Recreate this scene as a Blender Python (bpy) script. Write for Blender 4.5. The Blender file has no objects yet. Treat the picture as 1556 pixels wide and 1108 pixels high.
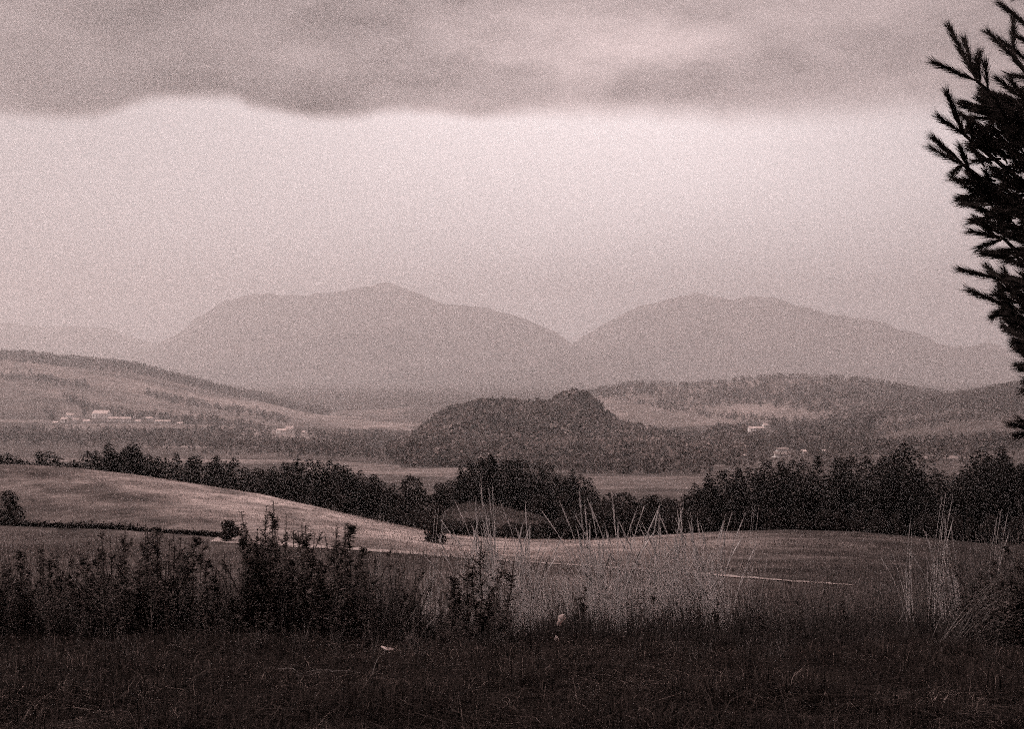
import bpy, math, numpy as np
from mathutils import Vector
R = math.radians
rng = np.random.default_rng(7)
sc = bpy.context.scene
COL = sc.collection
F, CX, CY = 2161.0, 778.0, 554.0          # focal length and centre, for reading bearings off the photograph

# ------------------------------------------------------------------ helpers
def tag(o, label=None, cat=None, group=None, kind=None):
    if label: o['label'] = label
    if cat: o['category'] = cat
    if group: o['group'] = group
    if kind: o['kind'] = kind
    return o

def mesh(name, V, Fc, mat, smooth=False, attr=None):
    V = np.ascontiguousarray(V, dtype=np.float32).reshape(-1, 3)
    Fc = np.ascontiguousarray(Fc, dtype=np.int32)
    k = Fc.shape[1]
    me = bpy.data.meshes.new(name)
    me.vertices.add(len(V)); me.vertices.foreach_set('co', V.ravel())
    me.loops.add(Fc.size); me.loops.foreach_set('vertex_index', Fc.ravel())
    me.polygons.add(len(Fc)); me.polygons.foreach_set('loop_start', np.arange(0, Fc.size, k, dtype=np.int32))
    me.update(calc_edges=True)
    if smooth: me.polygons.foreach_set('use_smooth', np.ones(len(Fc), dtype=bool))
    if attr is not None:
        a = me.attributes.new('alb', 'FLOAT', 'POINT'); a.data.foreach_set('value', np.ascontiguousarray(attr, dtype=np.float32))
    if mat: me.materials.append(mat)
    return me

def obj(name, me, parent=None, loc=None):
    o = bpy.data.objects.new(name, me); COL.objects.link(o)
    if parent: o.parent = parent
    if loc is not None: o.location = loc
    return o

def empty(name, loc=(0, 0, 0)):
    o = bpy.data.objects.new(name, None); COL.objects.link(o); o.location = loc; o.empty_display_size = .2
    return o

class MB:
    """collects triangles"""
    def __init__(s): s.v = []; s.f = []; s.n = 0
    def add(s, V, Fc):
        V = np.asarray(V, float).reshape(-1, 3); Fc = np.asarray(Fc, int).reshape(-1, 3)
        s.v.append(V); s.f.append(Fc + s.n); s.n += len(V)
    def tube(s, pts, rad, n=5):
        pts = np.asarray(pts, float); m = len(pts); rad = np.broadcast_to(rad, m)
        t = np.gradient(pts, axis=0); t /= np.linalg.norm(t, axis=1)[:, None] + 1e-9
        ref = np.array([0, 0, 1.]) if abs(t[0, 2]) < .9 else np.array([1., 0, 0])
        a = np.cross(t, ref); a /= np.linalg.norm(a, axis=1)[:, None] + 1e-9; b = np.cross(t, a)
        an = np.arange(n) * 2 * math.pi / n
        V = pts[:, None] + rad[:, None, None] * (np.cos(an)[None, :, None] * a[:, None] + np.sin(an)[None, :, None] * b[:, None])
        i = np.arange(m - 1)[:, None] * n; j = np.arange(n)[None]; k = (j + 1) % n
        q = np.stack([i + j, i + k, i + n + k, i + n + j], -1).reshape(-1, 4)
        s.add(V, np.concatenate([q[:, [0, 1, 2]], q[:, [0, 2, 3]]]))
    def tris(s, T):
        T = np.asarray(T, float).reshape(-1, 3, 3); s.add(T, np.arange(len(T) * 3))
    def quads(s, Q):
        Q = np.asarray(Q, float).reshape(-1, 4, 3); b = np.arange(len(Q))[:, None] * 4
        s.add(Q, np.concatenate([b + [0, 1, 2], b + [0, 2, 3]]))
    def build(s, name, mat, smooth=False):
        return mesh(name, np.concatenate(s.v), np.concatenate(s.f), mat, smooth)

def unit(n):
    v = rng.normal(size=(n, 3)); return v / np.linalg.norm(v, axis=1)[:, None]

def leaf_cards(P, size, flat=0.0):
    """a small random triangle pair at each point"""
    n = len(P); a = unit(n); b = unit(n)
    if flat: a[:, 2] *= 1 - flat; b[:, 2] *= 1 - flat
    size = np.broadcast_to(size, n)[:, None]
    a = a * size; b = b * size * .6
    return np.stack([P - a, P - b * .9, P + a * .8 + b * .2, P + b], 1)

# value noise on the plane
_tab = rng.random((256, 256))
def vnoise(x, y):
    xi = np.floor(x).astype(int); yi = np.floor(y).astype(int); fx = x - xi; fy = y - yi
    fx = fx * fx * (3 - 2 * fx); fy = fy * fy * (3 - 2 * fy)
    g = lambda i, j: _tab[i & 255, j & 255]
    return (g(xi, yi) * (1 - fx) + g(xi + 1, yi) * fx) * (1 - fy) + (g(xi, yi + 1) * (1 - fx) + g(xi + 1, yi + 1) * fx) * fy
def fbm(x, y, o=4):
    r = 0; a = .5
    for k in range(o): r = r + a * (vnoise(x * 2 ** k + 13.7 * k, y * 2 ** k + 7.1 * k) - .5); a *= .5
    return r

# ------------------------------------------------------------------ materials
TINT = (1.0, .82, .765)
def principled(m):
    m.use_nodes = True; return m.node_tree.nodes['Principled BSDF']
def plant_mat(name, lo, hi, trans=.25, tint=TINT, per='island', rough=.75):
    m = bpy.data.materials.new(name); b = principled(m); nt = m.node_tree
    g = nt.nodes.new('ShaderNodeNewGeometry'); r = nt.nodes.new('ShaderNodeValToRGB')
    r.color_ramp.elements[0].color = (*[lo * t for t in tint], 1); r.color_ramp.elements[1].color = (*[hi * t for t in tint], 1)
    r.color_ramp.elements[0].position = .1
    if per == 'island': nt.links.new(g.outputs['Random Per Island'], r.inputs[0])
    else:
        tc = nt.nodes.new('ShaderNodeTexCoord'); n = nt.nodes.new('ShaderNodeTexNoise'); n.inputs['Scale'].default_value = per
        n.inputs['Detail'].default_value = 5
        nt.links.new(tc.outputs['Object'], n.inputs['Vector']); nt.links.new(n.outputs['Fac'], r.inputs[0])
        r.color_ramp.elements[0].position = .35; r.color_ramp.elements[1].position = .65
    nt.links.new(r.outputs[0], b.inputs['Base Color']); b.inputs['Roughness'].default_value = rough
    b.inputs['Specular IOR Level'].default_value = .02
    if trans:
        t = nt.nodes.new('ShaderNodeBsdfTranslucent'); mx = nt.nodes.new('ShaderNodeMixShader'); mx.inputs[0].default_value = trans
        nt.links.new(r.outputs[0], t.inputs[0]); nt.links.new(b.outputs[0], mx.inputs[1]); nt.links.new(t.outputs[0], mx.inputs[2])
        nt.links.new(mx.outputs[0], nt.nodes['Material Output'].inputs['Surface'])
    return m
def ground_mat(name, amp=.45, near=True):
    """base colour = surveyed field albedo x clumpy mottling"""
    m = bpy.data.materials.new(name); b = principled(m); nt = m.node_tree; L = nt.links
    at = nt.nodes.new('ShaderNodeAttribute'); at.attribute_name = 'alb'
    tc = nt.nodes.new('ShaderNodeTexCoord'); last = at.outputs['Fac']
    for s, a, det, sx in ((.006, .25, 5, 1), (.045, amp, 6, .6), (.5, amp, 5, .7), (6, amp * .8 if near else 0, 4, 1)):
        if not a: continue
        mp = nt.nodes.new('ShaderNodeMapping'); mp.inputs['Scale'].default_value = (s * sx, s, s)
        n = nt.nodes.new('ShaderNodeTexNoise'); n.inputs['Scale'].default_value = 1; n.inputs['Detail'].default_value = det
        n.inputs['Roughness'].default_value = .65
        mr = nt.nodes.new('ShaderNodeMapRange'); mr.inputs[1].default_value = .3; mr.inputs[2].default_value = .7
        mr.inputs[3].default_value = 1 - a; mr.inputs[4].default_value = 1 + a
        mu = nt.nodes.new('ShaderNodeMath'); mu.operation = 'MULTIPLY'
        L.new(tc.outputs['Object'], mp.inputs[0]); L.new(mp.outputs[0], n.inputs['Vector']); L.new(n.outputs['Fac'], mr.inputs[0])
        L.new(last, mu.inputs[0]); L.new(mr.outputs[0], mu.inputs[1]); last = mu.outputs[0]
    vm = nt.nodes.new('ShaderNodeVectorMath'); vm.operation = 'SCALE'; vm.inputs[0].default_value = TINT
    L.new(last, vm.inputs['Scale']); L.new(vm.outputs[0], b.inputs['Base Color'])
    b.inputs['Roughness'].default_value = .95; b.inputs['Specular IOR Level'].default_value = .02
    bp = nt.nodes.new('ShaderNodeBump'); bp.inputs['Strength'].default_value = .6; bp.inputs['Distance'].default_value = .6
    n2 = nt.nodes.new('ShaderNodeTexNoise'); n2.inputs['Scale'].default_value = .9; n2.inputs['Detail'].default_value = 8
    L.new(tc.outputs['Object'], n2.inputs['Vector']); L.new(n2.outputs['Fac'], bp.inputs['Height']); L.new(bp.outputs[0], b.inputs['Normal'])
    return m
M_GROUND = ground_mat('field_ground')
M_CONIFER = plant_mat('conifer_foliage', .004, .026, .1)
M_BROAD = plant_mat('broadleaf_foliage', .012, .075, .2)
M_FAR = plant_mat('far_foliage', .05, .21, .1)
M_BARK = plant_mat('bark', .05, .12, 0, per=6.)
M_WEED = plant_mat('weed_leaf', .005, .25, .35)
M_STEM = plant_mat('weed_stem', .05, .2, .1)
M_STRAW = plant_mat('dry_straw', .6, .88, .3, tint=(1, .93, .91))
M_STRAWD = plant_mat('dull_straw', .08, .42, .3, tint=(1, .88, .84))
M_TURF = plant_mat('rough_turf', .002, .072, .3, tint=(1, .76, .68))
M_NEEDLE = plant_mat('pine_needle', .01, .09, .2)
M_PBARK = plant_mat('pine_bark', .02, .06, 0, per=20.)
M_TRACK = plant_mat('track_dirt', .24, .44, 0, per=.5)
M_PALE = plant_mat('pale_leaf', .6, .8, .3, per=20.)
M_WALL = plant_mat('white_render', .75, .85, 0, per=.3, tint=(1, .93, .9))
M_ROOF = plant_mat('roof_tile', .2, .4, 0, per=.3)
M_ROOFP = plant_mat('pale_roof', .6, .75, 0, per=.3)

# ------------------------------------------------------------------ terrain: surveyed profile along each bearing
PK = np.concatenate([np.arange(-900, -100, 100), np.arange(-100, 1700, 4), np.arange(1700, 2451, 100)]).astype(float)
def I(*kv): return np.interp(PK, [k for k, _ in kv], [v for _, v in kv])
def C(v): return np.full(len(PK), float(v))
TRK_D = I((-200, 175), (0, 165), (350, 140), (640, 118), (900, 100), (1340, 75), (1700, 62))
TRK_Y = I((-200, 790), (0, 804), (180, 811), (350, 824), (640, 843), (900, 863), (1100, 876), (1340, 892), (1556, 905), (1700, 912))
CR_Y = I((-200, 695), (0, 707), (60, 709), (120, 713), (200, 722), (300, 737), (400, 752), (500, 775), (560, 790), (640, 806), (700, 815), (800, 821), (900, 822), (1000, 815), (1100, 809), (1200, 807), (1300, 811), (1400, 820), (1480, 832), (1556, 845), (1700, 862))
CR_D = I((-200, 225), (0, 215), (400, 200), (640, 185), (900, 165), (1200, 160), (1700, 150))
HILL = I((560, 700), (600, 698), (625, 682), (650, 660), (690, 640), (730, 628), (790, 629), (835, 628), (858, 616), (885, 616), (908, 634), (935, 660), (985, 670), (1040, 684), (1080, 680))
nodes = []
def nd(d, y=None, z=None):
    d = C(d) if np.isscalar(d) else d
    nodes.append((d, C(z) if z is not None and np.isscalar(z) else (z if z is not None else -(y - CY) / F * d)))
nd(0, z=-1.6); nd(3.5, z=-1.66); nd(7, z=-1.84); nd(12, z=-2.42); nd(17, z=-3.5)
nd(32, y=C(945)); nd(TRK_D * .62, y=TRK_Y + 40); nd(TRK_D, y=TRK_Y)
nd((TRK_D + CR_D) / 2, y=(TRK_Y * .5 + CR_Y * .5) - I((0, 8), (600, 2), (700, -2), (900, 0), (1500, 5)))
nd(CR_D, y=CR_Y)
nd(CR_D + I((0, 10), (600, 6), (900, 14)), z=-CR_D * (CR_Y - CY) / F - 1.5)
nd(232, z=np.minimum(-30, -CR_D * (CR_Y - CY) / F - 8))
mound = I((620, 0), (670, .8), (710, 1), (760, .92), (820, .7), (860, .4), (900, 0))
nd(244, z=-33 + mound * 7.6)
nd(258, z=-33.5 + mound * 8.2)
nd(272, z=-34.5 + mound * 5)
nd(300, z=-36); nd(400, z=-43); nd(500, z=-48); nd(640, z=-52.5)
nd(820, y=I((0, 700), (500, 704), (620, 711), (1000, 714), (1200, 706), (1300, 700), (1600, 702)))
nd(1050, y=I((0, 689), (560, 690), (620, 700), (900, 704), (1040, 700), (1250, 690), (1556, 690)))
nd(1500, y=np.where((PK > 560) & (PK < 1080), HILL, I((0, 668), (560, 672), (1080, 672), (1300, 664), (1440, 655), (1556, 648), (1700, 640))))
nd(1950, y=I((-200, 640), (0, 645), (300, 647), (560, 656), (700, 664), (900, 664), (1100, 652), (1250, 645), (1440, 630), (1556, 616), (1700, 600)))
nd(2600, y=I((-200, 590), (0, 597), (120, 602), (250, 612), (400, 632), (490, 640), (600, 642), (880, 634), (1050, 628), (1200, 618), (1300, 618), (1380, 614), (1440, 608), (1500, 597), (1556, 589), (1700, 565), (2450, 520)))
nd(3600, y=I((-900, 500), (-200, 524), (0, 539), (100, 548), (200, 557), (260, 572), (330, 590), (400, 605), (450, 619), (490, 627), (560, 625), (650, 618), (720, 614), (800, 612), (850, 610), (890, 598), (960, 586), (1050, 587), (1120, 581), (1180, 575), (1300, 577), (1380, 590), (1440, 606), (1556, 622), (1700, 615)))
nd(4700, z=-105); nd(8000, z=-122); nd(19000, z=-150)
ND = np.array([n[0] for n in nodes]); NZ = np.array([n[1] for n in nodes])      # K x P
RING = np.unique(np.concatenate([np.linspace(0, 12, 40), np.geomspace(12, 150, 130), np.linspace(150, 330, 110), np.geomspace(330, 4700, 230), np.geomspace(4700, 19000, 30)]))
def pchip(x, y, q):
    h = np.diff(x); s = np.diff(y) / h; m = np.zeros(len(x))
    w1 = 2 * h[1:] + h[:-1]; w2 = h[1:] + 2 * h[:-1]; ok = s[:-1] * s[1:] > 0
    with np.errstate(all='ignore'): mm = (w1 + w2) / (w1 / s[:-1] + w2 / s[1:])
    m[1:-1] = np.where(ok, mm, 0); m[0] = s[0]; m[-1] = s[-1]
    i = np.clip(np.searchsorted(x, q) - 1, 0, len(x) - 2); t = (q - x[i]) / h[i]
    return ((2*t**3-3*t**2+1)*y[i] + (t**3-2*t**2+t)*h[i]*m[i] + (-2*t**3+3*t**2)*y[i+1] + (t**3-t**2)*h[i]*m[i+1])
Zg = np.array([pchip(ND[:, j], NZ[:, j], RING) for j in range(len(PK))])       # P x rings
# gentle smoothing across bearings so slopes read as round land
for _ in range(3): Zg[1:-1] = Zg[1:-1] * .5 + (Zg[:-2] + Zg[2:]) * .25
XX = (PK[:, None] - CX) / F * RING[None]; YY = np.broadcast_to(RING[None], XX.shape)
def micro(X, Y):
    d = np.hypot(X, Y)
    a = np.interp(d, [0, 6, 14, 60, 200, 1000, 3500, 19000], [.02, .05, .12, .3, .35, 2.0, 9, 20])
    return a * (fbm(X / (2 + d * .1) + 3, Y / (2 + d * .1), 2) * .0 + fbm(X / 2.7, Y / 2.7, 2) * np.interp(d, [0, 20, 80], [1, 1, 0]) + fbm(X / 19, Y / 19, 3) * np.interp(d, [0, 20, 80, 600], [0, .3, 1, 0]) + fbm(X / 230, Y / 230, 4) * np.interp(d, [0, 400, 900], [0, .1, 1]))
Zg = Zg + micro(XX, YY)
def H(X, Y):
    X = np.asarray(X, float); Y = np.asarray(Y, float)
    d = np.maximum(Y, np.hypot(X, Y) * .76); px = np.clip(CX + F * X / np.maximum(d, 1e-3), PK[0], PK[-1] - .01)
    d = np.clip(d, 0, RING[-1] - 1)
    i = np.clip(np.searchsorted(PK, px, side='right') - 1, 0, len(PK) - 2); j = np.clip(np.searchsorted(RING, d, side='right') - 1, 0, len(RING) - 2)
    u = (px - PK[i]) / (PK[i+1] - PK[i]); v = (d - RING[j]) / (RING[j+1] - RING[j])
    return Zg[i, j]*(1-u)*(1-v) + Zg[i+1, j]*u*(1-v) + Zg[i, j+1]*(1-u)*v + Zg[i+1, j+1]*u*v
def at(px, d): return (px - CX) / F * d
def top_z(py, d): return -(py - CY) / F * d
YPIX = CY - F * Zg[:, 1:] / RING[None, 1:]
FRONT = np.minimum.accumulate(YPIX, axis=1)
def hit(px, py):
    """where the line of sight through a point of the photo first meets the land"""
    i = int(np.clip(np.searchsorted(PK, px), 0, len(PK) - 1)); k = np.argmax(FRONT[i] <= py)
    if FRONT[i, k] > py: return None
    d = RING[k + 1]; return at(px, d), d

# ---- what grows on each field (albedo survey)
def albedo(X, Y):
    d = np.maximum(Y, .1); px = CX + F * X / d; n = fbm(X / (4 + d * .05), Y / (4 + d * .1), 4)
    ty = np.interp(px, PK, TRK_D); cy = np.interp(px, PK, CR_D)
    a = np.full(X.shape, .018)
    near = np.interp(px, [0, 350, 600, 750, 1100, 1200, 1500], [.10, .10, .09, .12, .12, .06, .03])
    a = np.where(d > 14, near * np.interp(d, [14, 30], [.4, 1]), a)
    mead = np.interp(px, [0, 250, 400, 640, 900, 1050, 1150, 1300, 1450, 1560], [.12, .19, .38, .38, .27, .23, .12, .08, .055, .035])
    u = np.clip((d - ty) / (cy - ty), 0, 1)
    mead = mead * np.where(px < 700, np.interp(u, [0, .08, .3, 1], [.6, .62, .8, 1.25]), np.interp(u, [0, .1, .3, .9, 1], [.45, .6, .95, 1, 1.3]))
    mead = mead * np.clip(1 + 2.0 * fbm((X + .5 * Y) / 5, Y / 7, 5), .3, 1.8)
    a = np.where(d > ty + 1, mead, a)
    a = np.where((d > cy + 4), .04, a)
    md = np.interp(px + 14 * n * 8, [640, 680, 840, 880], [0, 1, 1, 0]); a = np.where((d > 238) & (d < 266) & (md > .2), .085 * (.5 + 1.3 * vnoise(X / 2, d / 4)), a)
    px = px + np.where(d > 330, 150 * fbm(X / 170 + 9, Y / 170, 4), 0)
    wob = 1 + .16 * fbm(X / 60, Y / 300, 4)
    D = d * wob
    a = np.where(D > 330, .10, a)
    a = np.where((D > 690) & (D < 830) & (px > 400) & (px < 720), .22, a); a = np.where((D > 575) & (D < 700) & (px > 860) & (px < 1110), .17, a)        # pale valley strip
    a = np.where((D > 880) & (D < 1010) & (px > 1340) & (px < 1530), .26, a)
    L = (px < 620) & (d > 800)
    # left slope: bands of stubble and pasture running down to the right
    q = (CY - F * H(X, Y) / d)                                                    # elevation of the spot as surveyed
    s = q - .16 * px
    band = np.interp(s, [490, 515, 520, 535, 545, 552, 566, 572, 586, 596, 604, 622, 630, 700], [.2, .2, .17, .2, .12, .26, .2, .14, .22, .13, .16, .12, .1, .12])
    a = np.where(L & (d > 2100), band, a)
    a = np.where(L & (d <= 2100), .11 + .10 * (vnoise(X / 260, Y / 160) > .62), a)
    a = np.where((px > 620) & (px < 1080) & (d > 1000) & (d < 1950), .06, a)
    Rr = (px > 880) & (px < 1330) & (d > 2100); a = np.where(Rr, .24 + .08 * (vnoise(X / 300, Y / 350) - .5), a)
    a = np.where((px > 1330) & (d > 1300) & (d < 3000), .13 + .08 * (vnoise(X / 160, Y / 200) - .5), a)
    a = np.where(d > 3700, .08, a)
    return np.clip(a * (1 + .5 * n), .015, .8)

# ground: one sheet, fine in view and coarser round the back
th = np.unique(np.concatenate([np.arctan((np.arange(-120, 1700, 4) - CX) / F), np.linspace(-R(180), R(180), 97)]))
rr = RING[::1]; rr = rr[rr > .4]
TH, RR = np.meshgrid(th, rr, indexing='ij')
Xg = np.sin(TH) * RR; Yg = np.cos(TH) * RR
# rings are depth rings in view so crest lines stay crisp
sel = np.abs(TH) < R(32); f_ = np.where(sel, 1 / np.cos(np.where(sel, TH, 0)), 1); Xg *= f_; Yg *= f_
Zs = H(Xg, Yg); A = albedo(np.where(sel, Xg, Xg), np.where(Yg > 1, Yg, 1))
nT, nR = TH.shape
idx = np.arange(nT * nR).reshape(nT, nR)
q = np.stack([idx[:-1, :-1], idx[1:, :-1], idx[1:, 1:], idx[:-1, 1:]], -1).reshape(-1, 4)[:, ::-1]
Vg = np.stack([Xg, Yg, Zs], -1).reshape(-1, 3)
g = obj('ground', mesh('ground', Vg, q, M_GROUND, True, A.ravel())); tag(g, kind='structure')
# cap under the viewer
c0 = np.concatenate([[[0, 0, float(H(0., .1))]], Vg.reshape(nT, nR, 3)[:-1, 0]]); nn = len(c0) - 1
cf = np.array([[0, 1 + i, 1 + (i + 1) % nn] for i in range(nn)])[:, ::-1]
cap = obj('ground_near', mesh('ground_near', c0, cf, M_GROUND, True, np.full(len(c0), .03))); tag(cap, kind='structure')

# dirt track
pxs = np.arange(322, 1300, 6.); dd = np.interp(pxs, PK, TRK_D)
X0 = at(pxs, dd); w = 1.5
def strip(off0, off1, lift, lo=0, hi=None):
    P = []
    for o_ in (off0, off1):
        y = dd + o_; x = X0; P.append(np.stack([x, y, H(x, y) + lift], -1))
    V = np.concatenate(P); n = len(X0); f = np.array([[i, i + 1, n + i + 1, n + i] for i in range(n - 1)])
    return V, f
V1, f1 = strip(-1. + 1.6 * fbm(pxs / 16, pxs * 0 + 3, 3), np.interp(pxs, [322, 900, 1100, 1400], [3.6, 2.8, 1.3, .7]) + 2.2 * fbm(pxs / 18, pxs * 0, 3), .06)
tr = obj('track', mesh('track', V1, f1, M_TRACK)); tag(tr, kind='structure')

# ------------------------------------------------------------------ far mountains
def mountain(name, crest, dr, base_d, back_d, x0, x1, seed, alb):
    px = np.arange(x0, x1, 5.); cy = np.interp(px, [k for k, _ in crest], [v for _, v in crest])
    ds = np.concatenate([np.linspace(base_d, dr, 70), np.linspace(dr, back_d, 16)[1:]])
    P, D = np.meshgrid(px, ds, indexing='ij'); X = (P - CX) / F * D
    ridge = -(cy - CY) / F * dr
    u = np.where(D < dr, (D - base_d) / (dr - base_d), 1 - (D - dr) / (back_d - dr)); s = u ** 1.25
    Z = -135 + (ridge[:, None] + 135) * s
    n = fbm(X / 1100 + seed, D / 1500 + seed, 5)
    Z += n * 900 * np.clip(u * (1 - u) * 4, .0, 1) * np.where(D < dr, 1, .3) + fbm(X / 130, D / 130 + seed, 4) * 70 * (u > .02)
    i = np.arange(P.size).reshape(P.shape); q = np.stack([i[:-1, :-1], i[1:, :-1], i[1:, 1:], i[:-1, 1:]], -1).reshape(-1, 4)
    a = alb * np.clip(1 + 3.2 * fbm(X / 700, D / 500 + seed, 5), .2, 3)
    o = obj(name, mesh(name, np.stack([X, D, Z], -1).reshape(-1, 3), q, M_GROUND, True, a.ravel())); tag(o, kind='structure')
mountain('mountain_west', [(60, 600), (180, 556), (230, 530), (265, 511), (300, 483), (340, 457), (372, 447), (420, 447), (470, 448), (515, 443), (545, 436), (580, 429), (610, 436), (640, 449), (680, 463), (730, 468), (765, 474), (800, 487), (835, 502), (860, 518), (890, 545), (940, 580), (1000, 615)], 15200, 9600, 18400, 60, 1000, 2.3, .06)
mountain('mountain_east', [(780, 600), (850, 540), (885, 512), (920, 490), (960, 470), (1000, 458), (1040, 449), (1060, 446), (1085, 451), (1115, 455), (1140, 450), (1175, 451), (1200, 461), (1225, 470), (1270, 479), (1310, 483), (1345, 491), (1380, 509), (1430, 533), (1480, 551), (1530, 566), (1600, 590), (1720, 615)], 16800, 10600, 19200, 780, 1720, 8.1, .06)
mountain('mountain_far', [(-400, 520), (-200, 505), (0, 497), (60, 500), (110, 496), (160, 503), (210, 516), (260, 530), (330, 560), (420, 610)], 17600, 12000, 19300, -400, 420, 5.5, .07)

# ------------------------------------------------------------------ trees
def conifer_meshes(h, w, seed, dens=3400):
    b = MB(); n = dens
    t = rng.random(n) ** .75                       # 0 top .. 1 bottom
    layers = int(h * 1.3); saw = .72 + .28 * ((t * layers) % 1)
    lob = 1 + .22 * np.sin(3 * (an := rng.random(n) * 2 * math.pi) + t * 9 + seed) + .12 * np.sin(7 * an + seed + t * 23)
    prof = np.minimum(1, t * 2.3 + .10) ** .75 * np.where(t > .85, 1 - (t - .85) * 2.2, 1)
    r = w / 2 * prof * saw * lob * (rng.random(n) ** .4)
    z = h * (1 - t * .93) - r * .18
    P = np.stack([r * np.cos(an), r * np.sin(an), z], -1)
    b.quads(leaf_cards(P, .18 + .34 * rng.random(n) * (.4 + t), .45))
    b.tube([[0, 0, h * .9], [0, 0, h * 1.02]], [.06, .01], 4)
    tr = MB(); tr.tube([[0, 0, -1.], [0, .05, h * .3], [0, 0, h * .93]], [.028 * h / 2, .011 * h, .01], 6)
    return b.build('crown', M_CONIFER), tr.build('trunk', M_BARK)
def broad_meshes(h, w, seed, dens=2600, mat=None, leaf=.3, low=.15):
    b = MB(); k = 13; cs = []
    tr = MB(); tr.tube([[0, 0, -.6], [.1 * seed % .3, 0, h * .35], [0, .1, h * .8]], [.03 * h, .02 * h, .004 * h], 6)
    for i in range(k):
        t = rng.random(); a = rng.random() * 2 * math.pi; rad = w * .33 * math.sin(math.pi * min(1, t * .85 + .12)) * rng.random() ** .5
        c = np.array([rad * math.cos(a), rad * math.sin(a), h * (low + .1 + (1 - low - .22) * t)]); s = w * (.17 + .12 * rng.random())
        u = unit(dens // k); P = c + u * (s * (.55 + .5 * rng.random((dens // k, 1)))) * np.array([1, 1, .85])
        b.quads(leaf_cards(P, leaf * (.5 + rng.random(dens // k))))
        tr.tube([[0, 0, h * .25], c * [.5, .5, 1] - [0, 0, s * .7], c], [.012 * h, .006 * h, .003 * h], 4)
    return b.build('crown', mat or M_BROAD), tr.build('trunk', M_BARK)
CON = [conifer_meshes(15, w, s) for s, w in enumerate((6.4, 5.6, 7.4, 6.6, 5.4, 8.0))]
BRO = [broad_meshes(10, w, s) for s, w in enumerate((7.5, 9, 6.5, 8.2, 7))]
def tree(kind, proto, x, y, h, label, group, base_h, wide=1.0, sink=0):
    cat = 'tree'
    e = empty(kind, (x, y, float(H(x, y)) - sink)); tag(e, label, cat, group)
    s = h / base_h; e.scale = (s * wide, s * wide, s); e.rotation_euler = (rng.normal() * .02, rng.normal() * .02, rng.random() * 6.28)
    for nm, me in zip(('crown', 'trunk'), proto): obj(nm, me, e)
    return e
def row(topline, d0, d1, step, kind, label, group, jit=12, wide=1.0, maxh=23, minh=5, skip=None):
    """one row of trees; heights follow the surveyed top line"""
    xs = [k for k, _ in topline]; px = xs[0]; c = 0
    while px < xs[-1]:
        d = d0 + (d1 - d0) * rng.random(); ty = np.interp(px, xs, [v for _, v in topline]) + jit * (rng.random() ** 1.3)
        x = float(at(px, d)); z = float(H(x, d)); h = float(np.clip(top_z(ty, d) - z, minh, maxh))
        if not (skip and skip(px)):
            if kind == 'conifer': tree('conifer_tree', CON[rng.integers(len(CON))], x, d, h, label, group, 15, wide * rng.uniform(.8, 1.2) * (17 / max(h, 6)) ** .5)
            else: tree('broadleaf_tree', BRO[rng.integers(len(BRO))], x, d, h, label, group, 10, wide * rng.uniform(.8, 1.2))
            c += 1
        px += step / d * F * rng.uniform(.6, 1.4)
    return c
G1 = 'trees of the dark wood behind the pale left field'
LT = [(-60, 682), (0, 684), (18, 680), (35, 692), (55, 683), (80, 684), (95, 700), (110, 698), (125, 684), (150, 685), (170, 678), (200, 676), (235, 683), (260, 688), (300, 687), (340, 690), (380, 702), (420, 702), (450, 692), (480, 698), (520, 698), (545, 712), (580, 720), (600, 724)]
nc = row(LT, 262, 275, 1.7, 'conifer', 'dark conifer in the wood lining the crest of the pale left field', G1, 12)
nc += row([(k, v + 4) for k, v in LT], 240, 256, 3.2, 'conifer', 'dark conifer in the wood lining the crest of the pale left field', G1, 26)
BL = [(300, 728), (380, 738), (440, 740), (500, 735), (560, 728), (600, 726), (640, 722), (665, 728), (690, 735)]
nb = row([(330, 725), (480, 722), (560, 722), (600, 724), (640, 722), (690, 730)], 250, 262, 4.2, 'broadleaf', 'round dark broadleaf tree between the left conifers and the middle grove', 'broadleaf trees at the end of the left wood', 14)
nb += row([(380, 752), (500, 756), (640, 768), (660, 772)], 222, 232, 3.6, 'broadleaf', 'low dark broadleaf tree just over the brow of the pale left field', 'low trees over the brow of the left field', 16, minh=4)
GT = [(682, 722), (695, 706), (712, 698), (745, 692), (765, 697), (800, 696), (820, 702), (845, 703), (858, 722), (872, 716), (890, 720), (903, 732)]
nc += row(GT, 292, 310, 2.1, 'conifer', 'dark conifer in the compact middle grove behind the small pale clearing', 'conifers of the middle grove', 8)
nc += row(GT, 276, 290, 2.4, 'conifer', 'dark conifer in the compact middle grove behind the small pale clearing', 'conifers of the middle grove', 22)
nb += row([(640, 778), (700, 788), (780, 791), (830, 790), (870, 776), (900, 768), (960, 764)], 203, 216, 1.5, 'broadleaf', 'low dark bushy tree between the middle meadow and the small clearing', 'low trees in front of the small clearing', 9, minh=3, wide=1.5)
nb += row([(820, 760), (860, 745), (905, 742), (960, 740), (1010, 742), (1060, 738), (1090, 745)], 240, 262, 3.4, 'broadleaf', 'dark broadleaf tree in the gap between middle grove and right wood', 'broadleaf trees between the grove and the right wood', 14)
nb += row([(900, 765), (1000, 762), (1120, 765), (1250, 770), (1400, 775), (1600, 775)], 198, 212, 3.0, 'broadleaf', 'low dark tree along the foot of the right wood behind the meadow crest', 'low trees along the foot of the right wood', 18, minh=4)
RT = [(1062, 732), (1080, 712), (1110, 712), (1130, 706), (1160, 700), (1190, 700), (1215, 692), (1250, 690), (1280, 692), (1310, 690), (1345, 688), (1360, 682), (1388, 682), (1400, 702), (1440, 706), (1475, 706), (1485, 690), (1510, 690), (1525, 684), (1545, 692), (1580, 690), (1640, 685)]
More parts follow.
